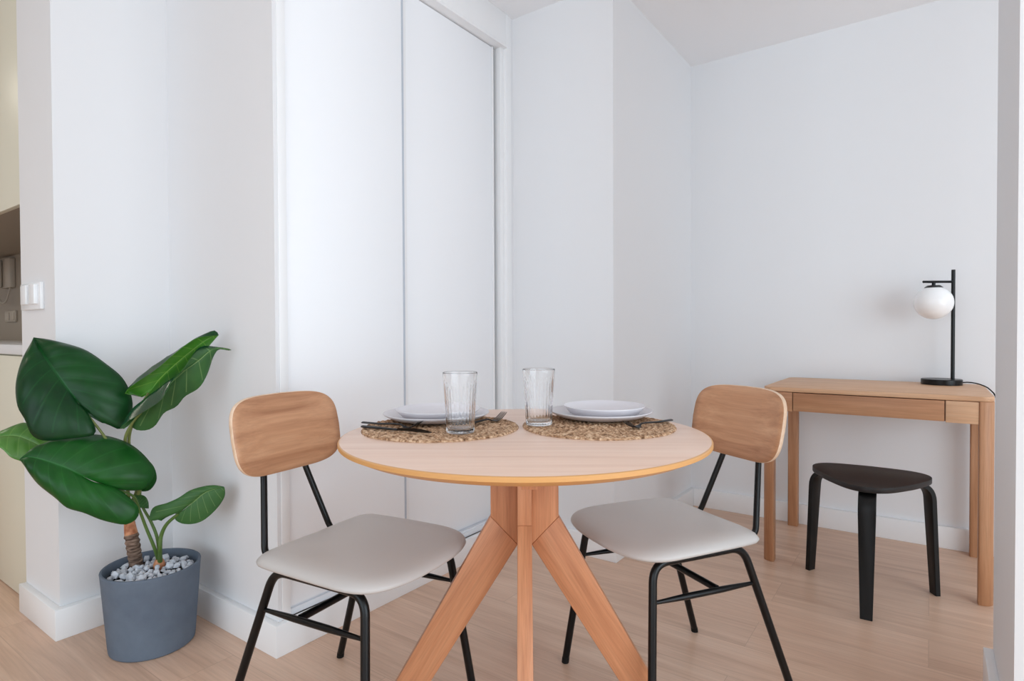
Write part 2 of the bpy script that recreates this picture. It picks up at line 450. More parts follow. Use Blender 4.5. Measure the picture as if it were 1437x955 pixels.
# ------------------------------------------------------------------ light switch, kitchen glimpse
ls = thing('light_switch', 'white double rocker light switch on the narrow wall above the plant', 'light switch', (-2.53, .69, 1.128))
mb = MB(); mb.box(-.098, .102, -.012, 0, -.046, .046); mb.build('frame', M_plastic, ls, bevel=.003)
for s in (-1, 1):
    mb = MB(); x0 = -.085 + (s+1)*.043
    mb.prism([(x0, -.012), (x0, -.016), (x0+.02, -.021), (x0+.0815, -.024), (x0+.0815, -.012)], -.028, .038)
    mb.build('rocker', M_plastic, ls, bevel=.002)
kb = thing('base_cabinet', 'cream kitchen base cabinet under the pale stone worktop', 'cabinet', (-4.48, .93, 0))
mb = MB(); mb.box(-1.80, 1.812, -.20, .215, .06, .92); mb.build('body', M_cab, kb, smooth=0)
mb = MB(); mb.box(-1.80, 1.812, -.19, .21, 0, .06); mb.build('plinth', M_cab, kb, smooth=0)
for k in range(6):
    mb = MB(); x0 = -1.80 + k*.602; mb.box(x0, x0+.599, -.221, -.20, .004, .915); mb.build('door', M_cab, kb, bevel=.002)
mb = MB(); mb.box(-6.28, -2.667, .70, 1.148, .921, .958); tag(mb.build('worktop', M_counter, bevel=.003), 'pale stone worktop running along the taupe kitchen wall', 'worktop')
ku = thing('wall_cabinet', 'cream kitchen wall cabinet above the taupe backsplash', 'cabinet', (-4.48, .93, 1.478))
mb = MB(); mb.box(-1.80, 1.812, -.20, .218, .014, 1.02); mb.build('body', M_cab, ku, smooth=0)
mb = MB(); mb.box(-1.80, 1.812, -.20, .218, 0, .014); mb.build('bottom_panel', M_back, ku, smooth=0)
for k in range(6):
    mb = MB(); x0 = -1.80 + k*.602; mb.box(x0, x0+.599, -.221, -.20, 0, 1.02); mb.build('door', M_cab, ku, bevel=.002)
ip = thing('intercom_phone', 'taupe wall intercom phone with hanging cord on the kitchen wall', 'intercom', (-4.63, 1.15, 1.28))
mb = MB(); mb.box(-.10, .09, -.03, 0, 0, .18); mb.build('body', M_taupe_plastic, ip, bevel=.006)
mb = MB(); mb.prism(rrect(-.095, -.04, -.065, -.03, .012), .005, .175); mb.build('handset', M_taupe_plastic, ip, bevel=.004)
mb = MB(); mb.tube(catmull([(-.07, -.045, .005), (-.06, -.045, -.06), (-.02, -.04, -.09), (.04, -.035, -.08), (.06, -.02, .0)], 30), .005, 8)
mb.build('cord', M_taupe_plastic, ip)
ws = thing('wall_socket', 'taupe double wall socket below the intercom phone', 'socket', (-4.62, 1.15, 1.072))
mb = MB(); mb.box(-.10, .10, -.012, 0, 0, .068); mb.build('frame', M_taupe_plastic, ws, bevel=.003)
for x0 in (-.088, .008):
    mb = MB(); mb.box(x0, x0+.08, -.016, -.012, .010, .058); mb.build('insert', M_taupe_plastic, ws, bevel=.002)

# ------------------------------------------------------------------ dining table
TX, TY, TZ, TR = -.822, 1.2, .748, .446
tang = math.atan2(TY, TX)                                     # one leg of the cross points back at the camera
tb = thing('dining_table', 'round wooden dining table on four slanted crossed legs, laid for two', 'table', (TX, TY, 0), tang)
prof = [(0, TZ), (TR-.004, TZ), (TR-.001, TZ-.0012), (TR, TZ-.003), (TR, TZ-.0098), (TR-.0008, TZ-.0105), (TR-.030, TZ-.0241), (TR-.031, TZ-.0245), (0, TZ-.0245)]
mb = MB(); mb.lathe(prof, 160, mi=[0, 1, 1, 1, 1, 1, 1, 0]); mb.build('tabletop', [M_tabletop, M_tabedge], tb, smooth=24)
zb = TZ-.0245; th = .017
def leg_piece(ang, upright):
    u = Vector((math.cos(ang), math.sin(ang), 0)); w = Vector((-u.y, u.x, 0))
    if upright: out = [(.0172, zb), (.084, zb), (.084, .543), (.0172, .4735)]
    else: out = [(.0172, .4735), (.084, .543), (.396, 0), (.318, 0)]
    mb = MB(); n = len(out)
    vs = [tuple(u*a + w*s*th + Vector((0, 0, z))) for s in (-1, 1) for a, z in out]
    mb.add(vs, [(3, 2, 1, 0), (4, 5, 6, 7)] + [(i, (i+1) % n, n+(i+1) % n, n+i) for i in range(n)])
    return mb
for k in range(4):
    a = PI + k*PI/2
    lg = leg_piece(a, False)
    d_ = Vector((.318*math.cos(a), .318*math.sin(a), -.50)).normalized()
    q_ = d_.rotation_difference(Vector((0, 0, -1)))           # the grain follows the slanted leg
    lg.v = [tuple(q_ @ Vector(v)) for v in lg.v]
    lo = lg.build('leg', M_tablegh, tb, bevel=.0025)
    lo.rotation_mode = 'QUATERNION'; lo.rotation_quaternion = q_.inverted()
    leg_piece(a, True).build('leg_block', M_tableg, tb, bevel=.0025)
mb = MB(); mb.box(-.0172, .0172, -.0172, .0172, .4735, zb); mb.build('post', M_tableg, tb, smooth=0)
mb = MB(); mb.box(-.20, -.0845, -.028, .006, .659, zb); mb.build('batten', M_tableg, tb, bevel=.001)

# ------------------------------------------------------------------ table setting
def placemat(loc, r, label, seed):
    """flat spiral of braided seagrass"""
    rg = np.random.default_rng(seed)
    turns = 13; nr = turns*5; na = 300
    ph = rg.random(turns+2)*6.28; wob = [rg.random()*6.28 for _ in range(4)]
    vs = []; fs = []
    for i in range(nr+1):
        for k in range(na):
            a = 2*PI*k/na
            q = i/nr*turns; ring = min(int(q), turns-1); fr = q-ring
            rr = r*i/nr*(1 + .006*math.sin(3*a+wob[0]) + .004*math.sin(7*a+wob[1]))
            nb = max(6, int((ring+.5)*5.2))
            tw = math.sin(nb*a + ph[ring] + (fr-.5)*4.5)
            z = .0028 + .0030*math.sin(PI*fr)**.7 + .0016*tw*math.sin(PI*fr) + .0006*math.sin(23*a+i)
            if i == nr:
                rr += .0015*math.sin(nb*a+ph[ring]); z = .001
            vs.append((rr*math.cos(a), rr*math.sin(a), z))
    for i in range(nr):
        for k in range(na):
            j = (k+1) % na
            fs.append((i*na+k, i*na+j, (i+1)*na+j, (i+1)*na+k))
    n0 = len(vs)
    vs += [(x, y, 0) for x, y, z in vs[nr*na:]]
    fs += [(nr*na+k, nr*na+(k+1) % na, n0+(k+1) % na, n0+k) for k in range(na)]
    fs.append(tuple(range(n0+na-1, n0-1, -1)))
    mb = MB(); mb.add(vs, fs)
    return tag(mb.build('placemat', M_grass, smooth=60, loc=loc), label, 'placemat', 'braided placemats on the table')
MZ = TZ+.0003
placemat((-1.040, 1.132, MZ), .202, 'round braided seagrass placemat at the left place, near the left chair', 3)
placemat((-.712, 1.384, MZ), .199, 'round braided seagrass placemat at the right place, near the right chair', 5)
MTOP = MZ+.0068

def plate(loc, r, h, label):
    """coupe plate: flat well, rising rim"""
    foot = r*.58; tk = .005
    up = [(0, .006), (r*.55, .006), (r*.70, .008), (r*.84, .013), (r*.94, .5*(h+.015)), (r*.985, h-.0015), (r*.995, h)]
    dn = [(r, h-.001), (r*.997, h-.003), (r*.95, h-.0075), (r*.84, .0078), (r*.70, .0034), (foot+.004, .0015), (foot, 0), (foot-.006, .0), (foot-.009, .0018), (0, .0018)]
    mb = MB(); mb.lathe(up+dn, 96)
    return tag(mb.build('plate', M_plate, smooth=50, loc=loc), label, 'plate', 'grey plates on the table')
plate((-1.116, 1.199, MTOP), .146, .023, 'large pale grey plate lying on the left placemat')
plate((-1.104, 1.192, MTOP+.0068), .116, .028, 'small pale grey plate on top of the large plate at left')
plate((-.756, 1.486, MTOP), .143, .023, 'large pale grey plate lying on the right placemat')
plate((-.746, 1.487, MTOP+.0068), .113, .030, 'small pale grey plate on top of the large plate at right')

def tumbler(loc, label, rb=.0345, rt=.0425, h=.146):
    outer = [(0, 0), (rb-.004, 0), (rb-.001, .001), (rb, .004)]
    for k in range(1, 15):
        q = k/14; outer.append((rb+(rt-rb)*(q*.75+.25*q*q), .004+(h-.007)*q))
    outer += [(rt, h-.0022), (rt, h-.0012), (rt-.0002, h-.0005), (rt-.0007, h), (rt-.0012, h-.0005), (rt-.0014, h-.0012), (rt-.0015, h-.0024)]
    inner = [(rt-.0016, h-.004)]
    for k in range(13, -1, -1):
        q = k/14; inner.append((rb+(rt-rb)*(q*.75+.25*q*q)-.0016, .0135+(h-.0165)*q))
    inner += [(rb-.0022, .0125), (rb-.003, .0112), (rb-.0045, .0104), (rb-.007, .010), (0, .010)]
    no = len(outer); nrib = 26
    def rf(r, z, a, i):
        if z < .006 or i < 4: return r
        fade = min(1, (z-.004)/.006)*min(1, max(0, (h-.016-z)/.016))
        rib = abs(math.cos(nrib*a/2))
        if i < no: return r - .0011*fade*rib**2
        return r + 0*.0006*fade
    mb = MB(); mb.lathe(outer+inner, 26*8, rfun=rf)
    return tag(mb.build('tumbler', M_glass, smooth=60, loc=loc), label, 'glass', 'ribbed tumblers on the table')
tumbler((-.930, 1.083, MTOP), 'clear ribbed glass tumbler in front of the left plates')
tumbler((-.836, 1.289, MTOP), 'clear ribbed glass tumbler beside the right plates')

# cutlery: lies along local +x, handle end at x=0
def strip(mb, st, n=8, roll=0):
    """st: (x, y, z, half width, half thickness) stations -> rounded bar"""
    rings = []
    for x, y, z, w, tk in st:
        cr, sr = math.cos(roll), math.sin(roll); ring = []
        for k in range(n):
            a, b = w*math.cos(2*PI*k/n), tk*math.sin(2*PI*k/n)
            ring.append((x, y+a*cr-b*sr, z+a*sr+b*cr))
        rings.append(ring)
    mb.loft(rings)
def fork(loc, rot, label, group):
    o = thing('fork', label, 'fork', loc, rot, group)
    mb = MB(); strip(mb, [(0, 0, .004, .004, .0015), (.004, 0, .0045, .0068, .0028), (.06, 0, .005, .0055, .0028), (.115, 0, .0085, .0036, .0024), (.132, 0, .0085, .0034, .002), (.140, 0, .006, .0042, .0017)])
    mb.build('handle', M_cutlery, o, smooth=60)
    mb = MB(); strip(mb, [(.1395, 0, .006, .0038, .0015), (.146, 0, .0034, .009, .0012), (.154, 0, .002, .0118, .001), (.162, 0, .0024, .0122, .001), (.1635, 0, .0026, .012, .0008)], 12)
    mb.build('head', M_cutlery, o, smooth=60)
    for k in range(4):
        y = -.0100+k*.00667
        mb = MB(); strip(mb, [(.162, y*.98, .0025, .0019, .0009), (.176, y*.98, .0078, .0022, .0011), (.192, y*.94, .0175, .0019, .001), (.197, y*.93, .0215, .001, .0006)], 6)
        mb.build('tine', M_cutlery, o, smooth=60)
    return o
def knife(loc, rot, label, group):
    o = thing('knife', label, 'knife', loc, rot, group)
    mb = MB(); strip(mb, [(0, 0, .004, .004, .002), (.004, 0, .004, .007, .0034), (.06, 0, .004, .0065, .0034), (.112, 0, .004, .0052, .003), (.118, 0, .004, .0035, .002)])
    mb.build('handle', M_cutlery, o, smooth=60)
    mb = MB(); strip(mb, [(.117, 0, .0045, .0035, .0022), (.124, -.001, .0055, .0075, .0014), (.165, -.002, .0072, .0112, .0012), (.195, -.001, .0068, .0102, .0011), (.210, .002, .0055, .006, .0009), (.216, .005, .0045, .0012, .0006)], roll=math.radians(-36))
    mb.build('blade', M_cutlery, o, smooth=60)
    return o
def aim(p, q): return math.atan2(q[1]-p[1], q[0]-p[0])
CZ = MTOP+.0005
def on_z(x, y, z):
    d = CF + CR*((x-CX)/FPX) - CU*((y-CY)/FPX); k = (z-CAMH)/d.z; return (d.x*k, d.y*k, z)
CUT = 'black cutlery on the placemats'
p = on_z(507.5, 600.0, CZ); q = on_z(600, 609, CZ)
knife(p, aim(p, q), 'black table knife beside the left plate, its blade tip towards the tumbler', CUT)
p = on_z(508, 594.5, CZ); q = on_z(589, 602.5, CZ)
fork(p, aim(p, q), 'black fork on the near side of the left plate, lying beside the knife', CUT)
fork((-.977, 1.108, CZ), math.radians(85.2), 'black fork with its tines pointing right behind the left tumbler', CUT)
p = on_z(943, 591, CZ); q = on_z(884, 601.5, CZ)
fork(p, aim(p, q), 'black fork in front of the right plate with tines pointing left', CUT)

# ------------------------------------------------------------------ dining chairs
def seat_outline(grow=0.):
    """half outline control points (x forward, y half width), closed by mirroring"""
    P = [(-.155, 0), (-.157, .08), (-.155, .14), (-.148, .176), (-.128, .196), (-.09, .203), (0, .208), (.1, .210), (.165, .206), (.208, .187), (.237, .145), (.253, .08), (.257, 0)]
    a = catmull(P, 40)
    pts = [(p[0], p[1]) for p in a] + [(p[0], -p[1]) for p in a[-2:0:-1]]
    return pts
def chair(label, loc, rotz):
    c = thing('dining_chair', label, 'chair', loc, rotz, 'dining chairs at the table')
    # cushion: stacked outlines, bulging edge, softly dished top
    out = seat_outline(); cxx = .05
    rings = []
    for off, z in ((-.040, .4415), (-.022, .4415), (-.010, .4435), (-.002, .4475), (.001, .4520), (-.0005, .4570), (-.006, .4630), (-.016, .4685), (-.032, .4725), (-.06, .4745), (-.10, .4740), (-.15, .4730)):
        ring = []
        for x, y in out:
            d = math.hypot(x-cxx, y); k = max(.02, 1+off/d)
            lift = -.004*max(0, (x-cxx)/.21)**2 - .002*max(0, -x/.16)
            ring.append((cxx+(x-cxx)*k, y*k, z+lift))
        rings.append(ring)
    mb = MB(); mb.loft(rings, cap=True)
    mb.build('seat', M_leather, c, smooth=75)
    # curved plywood backrest
    nu, nv = 44, 5; hw, hh = .176, .104; zc = .727; xc = -.246; tilt = math.radians(11.5); cur = .026; tk = .0065
    ring = []
    for k in range(72):
        a = 2*PI*k/72; e = 2/4.6
        u = math.copysign(abs(math.cos(a))**e, math.cos(a)); v = math.copysign(abs(math.sin(a))**e, math.sin(a))
        y = hw*u*(1 - (.045 if v > 0 else .085)*v*v); ring.append((y, hh*v*(1-.02*abs(u))))
    def bp(y, v, s):
        bend = cur*((y/hw)**2) - cur*.75
        x = xc - v*math.tan(tilt) + bend + s*tk
        return (x, y, zc+v)
    def face(s, mi, sub=8):
        rr = []
        for i in range(sub+1):
            q = 1-i/sub
            rr.append([bp(y*q, v*q, s) for y, v in ring])
        return rr
    mb = MB()
    fr = face(1, 0); bk = face(-1, 0)
    mb.loft(fr, cap=False); mb.loft(bk, cap=False)
    e1 = [bp(y*1.006, v*1.01, .55) for y, v in ring]; e2 = [bp(y*1.006, v*1.01, -.55) for y, v in ring]
    mb.loft([fr[0], e1, e2, bk[0]], cap=False, mi=1)
    o = mb.build('backrest', [M_veneer, M_ply], c, smooth=50)
    # merge the duplicate rim vertices
    bm = bmesh.new(); bm.from_mesh(o.data); bmesh.ops.remove_doubles(bm, verts=bm.verts, dist=1e-5); bmesh.ops.recalc_face_normals(bm, faces=bm.faces); bm.to_mesh(o.data); bm.free()
    # two back posts: run forward under the cushion, bend up, rise behind the backrest
    for s in (-1, 1):
        mb = MB(); pts = [(-.02, s*.135, .423), (-.190, s*.112, .424), (-.2085, s*.1105, .440), (-.262, s*.068, .625), (-.279, s*.062, .69), (-.290, s*.058, .76)]
        mb.tube(fillet(pts, .03), .0085, 12); mb.build('back_post', M_black, c, smooth=60)
    FT, RT = (.174, .158), (-.108, .160); ZT = .426
    ff, rf = (.222, .212), (-.259, .198)
    for s in (-1, 1):
        mid = Vector((.03, s*.159, ZT))
        for (tx, ty), (fx, fy) in ((FT, ff), (RT, rf)):
            top = Vector((tx, s*ty, ZT)); ft = Vector((fx, s*fy, .004))
            mb = MB(); mb.tube(fillet([mid, top + (top-mid)*.02, ft], .045, 8), .0105, 12)
            lg = mb.build('leg', M_black, c, smooth=60)
            dr = (ft-top).normalized()
            mb = MB(); mb.tube([ft-dr*.012, Vector((fx, s*fy, .0))+Vector((0, 0, .0))], .0109, 12); mb.build('foot_cap', M_rubber, lg, smooth=60)
        def onleg(T, f, z):
            k = z/ZT; return Vector((f[0]+(T[0]-f[0])*k, s*(f[1]+(T[1]-f[1])*k), z))
        a, b = onleg(FT, ff, .335), onleg(RT, rf, .328)
        mb = MB(); n = 12
        mb.tube([a.lerp(b, i/n) for i in range(n+1)], [.0045+.0035*min(1, 3.2*min(i, n-i)/n) for i in range(n+1)], 12)
        mb.build('stretcher', M_black, c, smooth=60)
    mb = MB(); xm = -.02
    mb.tube([(xm, -.164, .332), (xm, .164, .332)], .009, 12); mb.build('cross_bar', M_black, c, smooth=60)
    # underside plate that carries the cushion
    mb = MB(); mb.box(-.11, .17, -.15, .15, .4312, .4418); mb.build('seat_board', M_black, c, bevel=.002)
    return c
chair('oak-backed dining chair with grey cushion at the left of the table, next to the plant', (-1.195, .980, 0), .120)
chair('oak-backed dining chair with grey cushion at the right, in front of the desk', (-.597, 1.599, 0), 4.170)

# ------------------------------------------------------------------ desk
DX0, DX1, DY0, DY1, DZ = -.592, .190, 2.695, 3.296, .757
dk = thing('desk', 'small oak writing desk with a shallow middle drawer against the back wall', 'desk', ((DX0+DX1)/2, (DY0+DY1)/2, 0))
hx, hy = (DX1-DX0)/2, (DY1-DY0)/2
mb = MB(); mb.prism(rrect(-hx, hx, -hy, hy, .04, 10), DZ-.019, DZ); mb.build('desktop', M_desk, dk, bevel=.003)
LW = .046
for sx in (-1, 1):
    for sy in (-1, 1):
        x0, x1 = sorted((sx*hx, sx*(hx-LW))); y0, y1 = sorted((sy*hy, sy*(hy-LW)))
        rr = [.006]*4
        k = {(-1, -1): 0, (1, -1): 1, (1, 1): 2, (-1, 1): 3}[(sx, sy)]; rr[k] = .036
        mb = MB(); mb.prism(rrect(x0, x1, y0, y1, rr, 8), 0, DZ-.019); mb.build('leg', M_deskleg, dk, smooth=40, bevel=.0015)
AZ0, AZ1 = .655, DZ-.021
ax0, ax1 = -hx+LW, hx-LW
g0, g1 = -hx+.117, hx-.143
yf = -hy+.004
mb = MB(); mb.box(ax0+.0005, g0, yf, yf+.018, AZ0, AZ1); mb.build('front_rail', M_drawer, dk, bevel=.001)
mb = MB(); mb.box(g1, ax1-.0005, yf, yf+.018, AZ0, AZ1); mb.build('front_rail', M_desk, dk, bevel=.001)
dr = MB(); dr.box(g0+.003, g1-.004, yf, yf+.018, AZ0+.003, AZ1-.001); d_ = dr.build('drawer', M_drawer, dk, bevel=.001)
mb = MB(); mb.box(g0+.024, g1-.024, yf+.018, .18, AZ0+.006, AZ1-.006); mb.build('drawer_box', M_desk, d_, smooth=0)
for sx in (-1, 1):
    mb = MB(); x = sx*(hx-.012); mb.box(min(x, x-sx*.018), max(x, x-sx*.018), -hy+LW, hy-LW, AZ0, AZ1); mb.build('side_rail', M_desk, dk, smooth=0)
for xg in (g0, g1):
    mb = MB(); mb.box(xg-.022, xg+.022, yf+.0185, yf+.034, AZ0+.002, AZ1); mb.build('gap_backing', M_drawer, dk, smooth=0)  # added strips behind the drawer gaps so the gaps read dark
mb = MB(); mb.box(ax0, ax1, hy-.03, hy-.012, AZ0, AZ1); mb.build('back_rail', M_desk, dk, smooth=0)

# ------------------------------------------------------------------ table lamp
LX, LY = .040, 3.205
lp = thing('table_lamp', 'black table lamp with a hanging white globe on the desk', 'lamp', (LX, LY, DZ+.0004))
mb = MB(); mb.lathe([(0, 0), (.074, 0), (.0755, .0015), (.0755, .022), (.074, .024), (0, .024)], 64); mb.build('base', M_black, lp, smooth=30)
ld = Vector((-.80, -.60, 0)).normalized()                      # from the pole over the base
pp = -ld*.050
mb = MB(); mb.tube([pp+Vector((0, 0, .023)), pp+Vector((0, 0, .505))], .0075, 16); mb.build('pole', M_black, lp, smooth=40)
az = .452
mb = MB(); mb.tube([pp+Vector((0, 0, az)), pp+ld*.135+Vector((0, 0, az))], .0055, 12); mb.build('arm', M_black, lp, smooth=40)
gc = pp+ld*.088
GR = .0735; gz = az-.018-GR
sh = MB(); prof = [(0, GR*.99)] + [(GR*math.sin(PI*k/28), GR*math.cos(PI*k/28)) for k in range(2, 28)] + [(0, -GR)]
sh.lathe(prof, 48, c=(gc.x, gc.y, gz)); shd = sh.build('globe_shade', M_opal, lp, smooth=60)
shd['label'] = 'white opal glass globe'
mb = MB(); mb.lathe([(0, az-.004), (.007, az-.004), (.007, gz+GR+.003), (.024, gz+GR+.002), (.034, gz+GR-.006), (.034, gz+GR-.009), (0, gz+GR-.004)], 32, c=(gc.x, gc.y, 0)); mb.build('socket', M_black, lp, smooth=40)
cd = [(.0745, -.005, .012), (.10, -.012, .014), (.135, -.03, .007), (.165, -.05, -.012), (.185, -.065, -.06), (.2, -.05, -.25), (.21, .0, -.55), (.20, .06, -.752), (.16, .085, -.7535)]
mb = MB(); mb.tube(catmull(cd, 60), .0026, 8); mb.build('cord', M_black, lp, smooth=60)

# ------------------------------------------------------------------ stool
feet = [Vector((-.176, 2.345, 0)), Vector((.019, 2.715, 0)), Vector((-.405, 2.705, 0))]
sc_c = sum(feet, Vector())/3
st = thing('stool', 'black three-legged stool with a rounded triangular seat in front of the desk', 'stool', sc_c)
a0 = math.atan2(feet[0].y-sc_c.y, feet[0].x-sc_c.x)
ring = []
for k in range(120):
    a = 2*PI*k/120; r_ = .186 + .026*math.cos(3*(a-a0)) + .004*math.cos(6*(a-a0))
    ring.append((r_*math.cos(a), r_*math.sin(a)))
mb = MB(); mb.prism(ring, .431, .451); mb.build('seat', M_blackwood_seat, st, bevel=.002, smooth=35)
for f in feet:
    u = (f-sc_c); R_ = u.length; u.normalize(); w = Vector((-u.y, u.x, 0))
    pth = fillet([u*.05+Vector((0, 0, .421)), u*(R_-.024)+Vector((0, 0, .421)), u*R_+Vector((0, 0, 0))], .062, 9)
    rings = []
    for i, p_ in enumerate(pth):
        tdir = (pth[min(i+1, len(pth)-1)]-pth[max(i-1, 0)]).normalized(); nrm = w.cross(tdir)
        hwid = .0275 if p_.z > .3 else .0275 - .0085*(1-p_.z/.42)
        tk_ = .0095
        rings.append([tuple(p_+w*hwid*a_+nrm*tk_*b_) for a_, b_ in ((-1, -.8), (-.9, -1), (.9, -1), (1, -.8), (1, .8), (.9, 1), (-.9, 1), (-1, .8))])
    for i in range(8): rings[-1][i] = (rings[-1][i][0], rings[-1][i][1], 0)
    mb = MB(); mb.loft(rings); mb.build('leg', M_blackwood, st, smooth=35)

# ------------------------------------------------------------------ potted plant
PX, PY = -2.041, .850
pl = thing('potted_plant', 'large-leaved green plant in a blue-grey pot in the left corner', 'plant', (PX, PY, 0))
PO = Vector((PX, PY, 0))
prof = [(0, 0), (.116, 0), (.1205, .004), (.1225, .02), (.1395, .245), (.1405, .253), (.139, .2555), (.1335, .2555), (.132, .253), (.1305, .222), (0, .222)]
mb = MB(); mb.lathe(prof, 96, mi=[0]*9+[1]); mb.build('pot', [M_pot, M_soil], pl, smooth=40)

# gravel chips on the soil
mb = MB(); pos = []
trunk_b = Vector(on_z(192.7, 793, .232)) - PO; bulb_b = Vector(on_z(223.5, 796, .232)) - PO
tries = 0
while len(pos) < 210 and tries < 6000:
    tries += 1
    a = random.random()*2*PI; r_ = .121*math.sqrt(random.random()); lay = random.random()
    s_ = random.uniform(.0075, .0165)
    x, y = r_*math.cos(a), r_*math.sin(a); z = .222 + s_*.7 + lay*.015*(1-.5*(r_/.125)**2)
    if r_ + s_*1.2 > .126: continue
    if math.hypot(x-trunk_b.x, y-trunk_b.y) < .020 + s_ or math.hypot(x-bulb_b.x, y-bulb_b.y) < .017 + s_: continue
    if any((x-q[0])**2+(y-q[1])**2+(z-q[2])**2 < (.8*(s_+q[3]))**2 for q in pos): continue
    pos.append((x, y, z, s_))
    bm = bmesh.new(); bmesh.ops.create_icosphere(bm, subdivisions=1, radius=s_)
    sx, sy, sz = random.uniform(.8, 1.3), random.uniform(.8, 1.3), random.uniform(.65, 1.)
    rot = Matrix.Rotation(random.random()*6, 3, 'X') @ Matrix.Rotation(random.random()*6, 3, 'Z')
    vs = []
    for v in bm.verts:
        q = v.co*random.uniform(.78, 1.15); q = rot @ Vector((q.x*sx, q.y*sy, q.z*sz)); vs.append((x+q.x, y+q.y, z+q.z))
    mb.add(vs, [tuple(v.index for v in f.verts) for f in bm.faces]); bm.free()
gv = mb.build('gravel', M_gravel, smooth=0, loc=(PX, PY, 0)); tag(gv, 'white gravel chips covering the soil in the plant pot', 'gravel', kind='stuff')

# trunk, bulb
tr_top = at(181, 712, 1.885) - PO
pts = catmull([trunk_b+Vector((0, 0, -.02)), at(186, 760, 1.885)-PO, at(182, 735, 1.885)-PO, tr_top], 40)
mb = MB(); mb.tube([tuple(p_) for p_ in pts[:27]], [.0195+.0018*math.sin(i*1.9)+.001*math.sin(i*4.3) for i in range(27)], 16); tk_ = mb.build('trunk', M_bark, pl, smooth=60)
mb = MB(); mb.tube([tuple(p_) for p_ in pts[25:]], [.019-.0006*i for i in range(15)], 16); mb.build('sheath', M_sheath, tk_, smooth=60)['label'] = 'orange-brown sheath at the top of the trunk'
mb = MB(); mb.lathe([(0, -.015), (.014, -.012), (.0185, .0), (.0175, .012), (.013, .024), (.009, .031), (0, .031)], 20, c=tuple(bulb_b)); mb.build('bulb', M_sheath, pl, smooth=60)

def leaf(mid, left, right, mats, petiole=None, prad=.0045, pmat=None, foldl=None, foldr=None, camber=.02, quilt=.0048, nv=8, nt=40, nu=12):
    """mid/left/right: curves from the leaf base to its tip. mats = (towards the viewer, away)."""
    n = nt
    P3 = lambda C: [np.array(at(*c)-PO) for c in C]
    m_ = catmull(P3(mid), n)
    verts = []; faces = []; uvs = []; fm = []
    grids = []
    for edge, fold, sgn in ((left, foldl, 1), (right, foldr, -1)):
        e_ = catmull(P3([mid[0]]+edge+[mid[-1]]), n)
        f_ = catmull(P3([mid[0]]+fold+[mid[-1]]), n) if fold else None
        g = []
        for i in range(n):
            row = []
            for j in range(nu+1):
                u = j/nu
                if f_ is None: q = m_[i]*(1-u)+e_[i]*u
                else:
                    if u < .62: q = m_[i]*(1-u/.62)+f_[i]*(u/.62)
                    else: q = f_[i]*(1-(u-.62)/.38)+e_[i]*((u-.62)/.38)
                row.append(q)
            g.append(row)
        g = np.array(g)
        if f_ is not None:                                    # soften the fold
            for _ in range(3):
                g2 = g.copy(); g2[:, 1:-1] = (g[:, :-2]+2*g[:, 1:-1]+g[:, 2:])/4; g = g2
        grids.append((g, sgn))
    # common normal facing the viewer side
    for g, sgn in grids:
        du = np.gradient(g, axis=1); dt = np.gradient(g, axis=0)
        nn = np.cross(du, dt)*sgn; ln = np.linalg.norm(nn, axis=2, keepdims=True); nn = nn/np.maximum(ln, 1e-9)
        avg = nn.mean(axis=(0, 1)); c0 = g.mean(axis=(0, 1)); toc = np.array(Vector((0, 0, CAMH))-PO)-c0
        ns = 1 if avg @ toc > 0 else -1
        nn = nn*ns
        wid = np.linalg.norm(g[:, -1]-g[:, 0], axis=1)[:, None]
        T, U = np.meshgrid(np.linspace(0, 1, n), np.linspace(0, 1, nu+1), indexing='ij')
        puff = np.abs(np.sin(PI*(nv*T+.5)))**.6
        env = np.sin(PI*np.clip(U, 0, 1))**.8*np.clip(wid/.05, 0, 1)
        disp = camber*4*U*(1-U)*np.clip(wid/.1, 0, 1)*np.clip(T/.3, .12, 1) + quilt*(puff-.5)*env + .0035*np.sin(9*T+3*sgn)*U**2 - .002*np.exp(-(U/.06)**2)
        top = g + nn*disp[..., None]; bot = top - nn*.0016
        for lay, (G, mi) in enumerate(((top, 0), (bot, 1))):
            b0 = len(verts)
            for i in range(n):
                for j in range(nu+1):
                    verts.append(tuple(G[i, j])); uvs.append((T[i, j], U[i, j]))
            for i in range(n-1):
                for j in range(nu):
                    a = b0+i*(nu+1)+j; f = (a, a+1, a+nu+2, a+nu+1)
                    faces.append(f); fm.append(mi)
            if lay == 0: tb0 = b0
            else:
                for i in range(n-1):                          # close the outer rim
                    a = tb0+i*(nu+1)+nu; b = b0+i*(nu+1)+nu
                    faces.append((a, a+nu+1, b+nu+1, b)); fm.append(0)
    me = bpy.data.meshes.new('leaf'); me.from_pydata(verts, [], faces)
    for mm in mats: me.materials.append(mm)
    for p_, k in zip(me.polygons, fm): p_.material_index = k
    uv = me.uv_layers.new(name='UVMap')
    for lp_ in me.loops: uv.data[lp_.index].uv = uvs[lp_.vertex_index]
    bm = bmesh.new(); bm.from_mesh(me); bmesh.ops.remove_doubles(bm, verts=bm.verts, dist=1e-6)
    bmesh.ops.recalc_face_normals(bm, faces=bm.faces); bm.to_mesh(me); bm.free()
    for p_ in me.polygons: p_.use_smooth = True
    me.set_sharp_from_angle(angle=math.radians(70))
    o = bpy.data.objects.new('leaf', me); link(o, pl)
    if petiole:
        pp_ = catmull([np.array(at(*c)-PO) if len(c) == 3 and not isinstance(c, Vector) else np.array(c) for c in petiole], 24)
        mb = MB(); mb.tube([tuple(p_) for p_ in pp_], [prad*(1.25-.5*i/23) for i in range(24)], 10)
        mb.build('petiole', pmat or M_petiole, o, smooth=60)
    return o

TT = tr_top
